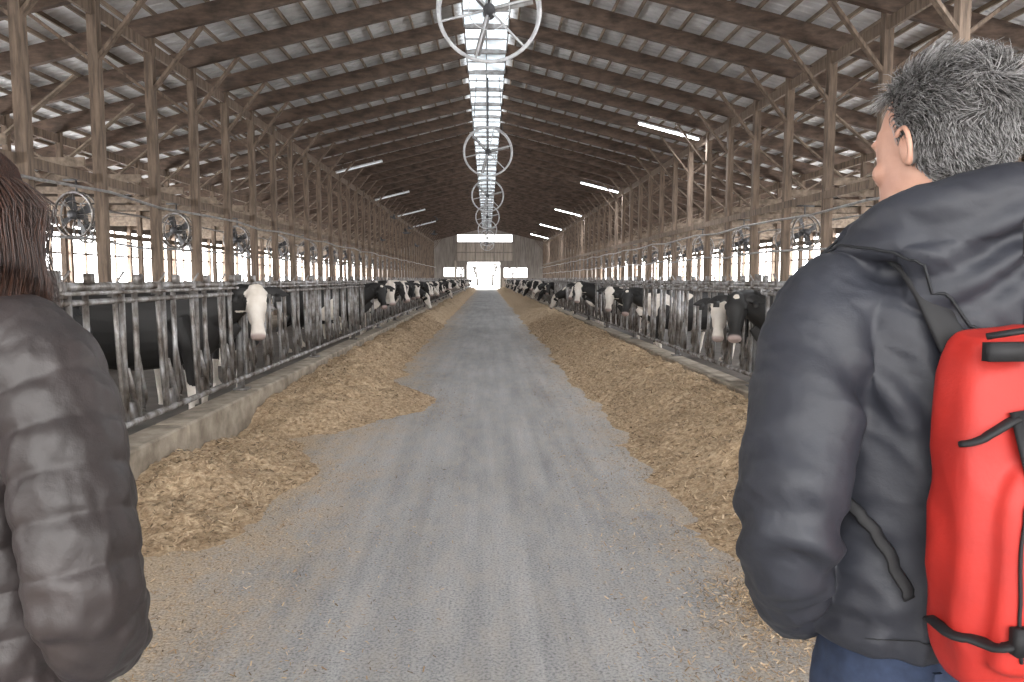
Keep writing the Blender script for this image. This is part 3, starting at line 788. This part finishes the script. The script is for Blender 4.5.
sm.obj('jacket_seams',[M_seam],True,man)
b2=MB();b2.box((-.10,-.150,.975),(.012,.006,.05));b2.box((0,-.155,.975),(.012,.006,.05));b2.obj('belt_loops',[M_jean],False,man)
hd=build_head(man,1.628,math.radians(15),False,[M_h1],1.05,(0.0,.03))
strands(hd,'hair',17000,man_hair,[M_h1,M_h2,M_h3],.0008,2,(0,0,1,1,1,2))
def backpack(parent):
    e=link('red_backpack',None,parent,(.002,-.170,1.02),math.radians(0));e.empty_display_size=.1
    mb=MB()
    B=[(0,-.035,-.01,.085,.030),(0,-.04,.01,.125,.040),(0,-.045,.07,.152,.052),(0,-.050,.18,.160,.058),(0,-.048,.30,.160,.056),(0,-.044,.38,.157,.052),(0,-.040,.435,.150,.046),(0,-.036,.462,.130,.034),(0,-.036,.47,.08,.015)]
    D=dense(B,.01);mb.tube([V(d[:3]) for d in D],list(D[:,3]),list(D[:,4]),n=44,e=4.0,fixed=((1,0,0),(0,1,0)))
    B=[(0,-.095,.04,.10,.012),(0,-.100,.055,.125,.022),(0,-.104,.16,.132,.026),(0,-.102,.27,.128,.024),(0,-.095,.315,.10,.012)]
    D=dense(B,.01);mb.tube([V(d[:3]) for d in D],list(D[:,3]),list(D[:,4]),n=36,e=3.4,fixed=((1,0,0),(0,1,0)))
    me=remesh(mb,.005,2)
    displace(me,lambda c,n:.004*nz(c,13)+.0060*(.3-abs(nz(c,13))))
    me.materials.append(M_red);link('bag_body',me,e)
    bv=BVHTree.FromPolygons([v.co.copy() for v in me.vertices],[tuple(p.vertices) for p in me.polygons])
    k=MB()
    def band(pts,w,th,off=.003,ref=(0,1,0)):
        P=proj(bv,pts,off,.012);k.tube(P,[w]*len(P),[th]*len(P),n=8,e=4,ref=ref)
    def cord(pts,r,off=.002):
        k.tube(proj(bv,pts,off,.012),r,n=6,ref=(.1,.2,.9))
    band([(-.17,-.08,.33),(-.15,-.15,.345),(-.11,-.16,.36)],.010,.004,ref=(0,0,1))
    k.box((-.125,-.108,.445),(.07,.014,.022));k.tube([(-.15,-.095,.462),(-.12,-.115,.47),(-.03,-.11,.468),(.05,-.105,.462)],[.008]*4,[.004]*4,n=8,ref=(0,0,1))
    cord([(-.12,-.2,.06),(-.136,-.2,.16),(-.13,-.2,.27),(-.08,-.2,.315),(.08,-.2,.315),(.13,-.2,.27),(.136,-.2,.16)],.0022)
    band([(-.108,-.2,.37),(-.104,-.2,.34),(-.102,-.2,.30),(-.102,-.2,.24)],.015,.004)
    band([(-.17,-.03,.085),(-.165,-.07,.085),(-.14,-.16,.09),(-.06,-.2,.115),(.06,-.2,.115),(.14,-.16,.09),(.17,-.03,.085)],.013,.004,ref=(0,0,1))
    k.box((-.10,-.132,.103),(.05,.014,.032));k.box((.10,-.132,.103),(.05,.014,.032))
    k.tube([(-.03,-.02,.46),(-.03,-.02,.50),(.03,-.02,.50),(.03,-.02,.46)],.006,n=8,ref=(0,1,0))
    k.obj('webbing_and_zips',[M_blk],True,e)
    return e
backpack(man)
k=MB()
for s in(-1,1):
    P=proj(tb,[(s*.10,-.20,1.42),(s*.12,-.16,1.50),(s*.13,-.06,1.58),(s*.13,.06,1.54),(s*.15,.18,1.42),(s*.16,.2,1.25)],.012,.01)
    k.tube(P,[.024]*len(P),[.006]*len(P),n=10,e=3,ref=(0,1,0.2))
    P=proj(tb,[(s*.16,.2,1.25),(s*.24,.05,1.26),(s*.24,-.08,1.24),(s*.21,-.18,1.17),(s*.17,-.2,1.11)],.012,.01);k.tube(P,[.009]*len(P),[.003]*len(P),n=8,ref=(0,1,0.2))
k.obj('backpack_straps',[M_blk],True,man)

# ---- woman
wom=empty('woman_in_puffer_jacket',(-.865,1.17,0),math.radians(-8))
legs(wom,.88,.095,.97)
pitch=.066
def puf(A): return lambda L:A*(abs(math.sin(math.pi*L/pitch))**.38)-A*.7
mb=MB()
T=[(0,0,.90,.205,.150),(0,0,.93,.222,.165),(0,0,1.02,.226,.168),(0,0,1.12,.212,.158),(0,0,1.24,.212,.156),(0,-.005,1.34,.218,.156),(0,-.01,1.42,.208,.142),(0,-.01,1.48,.170,.116),(0,-.01,1.525,.115,.100),(0,-.01,1.56,.095,.092),(0,-.005,1.62,.088,.086)]
D=dense(T,.005);mb.tube([V(d[:3]) for d in D],list(D[:,3]),list(D[:,4]),n=52,e=2.3,fixed=((1,0,0),(0,1,0)),puff=puf(.011))
for s in(-1,1):
    D=dense([(s*.12,-.01,1.46,.070,.075),(s*.185,-.015,1.435,.078,.082),(s*.235,-.03,1.35,.078,.084),(s*.275,-.06,1.24,.074,.082),(s*.305,-.085,1.12,.072,.078),(s*.30,-.06,1.04,.068,.070),(s*.26,.01,.985,.060,.062),(s*.22,.08,.95,.052,.054),(s*.20,.11,.94,.046,.048)],.005)
    mb.tube([V(d[:3]) for d in D],list(D[:,3]),list(D[:,4]),n=34,ref=(0,1,0),puff=puf(.0095))
limb(mb,[(-.05,.09,1.52,.03,.035),(-.10,.04,1.54,.04,.045),(-.10,-.06,1.56,.045,.05),(0,-.115,1.57,.05,.055),(.10,-.06,1.56,.045,.05),(.10,.04,1.54,.04,.045),(.05,.09,1.52,.03,.035)],n=18,ref=(0,0,1))
me=remesh(mb,.0048,1)
def wf(c,n):
    return .0040*nz((c.x,c.y,c.z*1.2),11)+.0075*(.35-abs(nz((c.x*1.,c.y,c.z*.45),20)))+.0030*nz((c.x,c.y,c.z*.6),48)+.005*math.exp(-((abs(c.x)-.30)**2+(c.z-1.07)**2)/.006)*math.sin(c.z*90+c.y*50)
displace(me,wf)
me.materials.append(M_jwom);link('jacket',me,wom)
hd=build_head(wom,1.525,math.radians(-4),True,[M_b1],.98,(.050,.03))
strands(hd,'hair',14000,woman_hair,[M_b1,M_b2],.0009,5,(0,0,1))
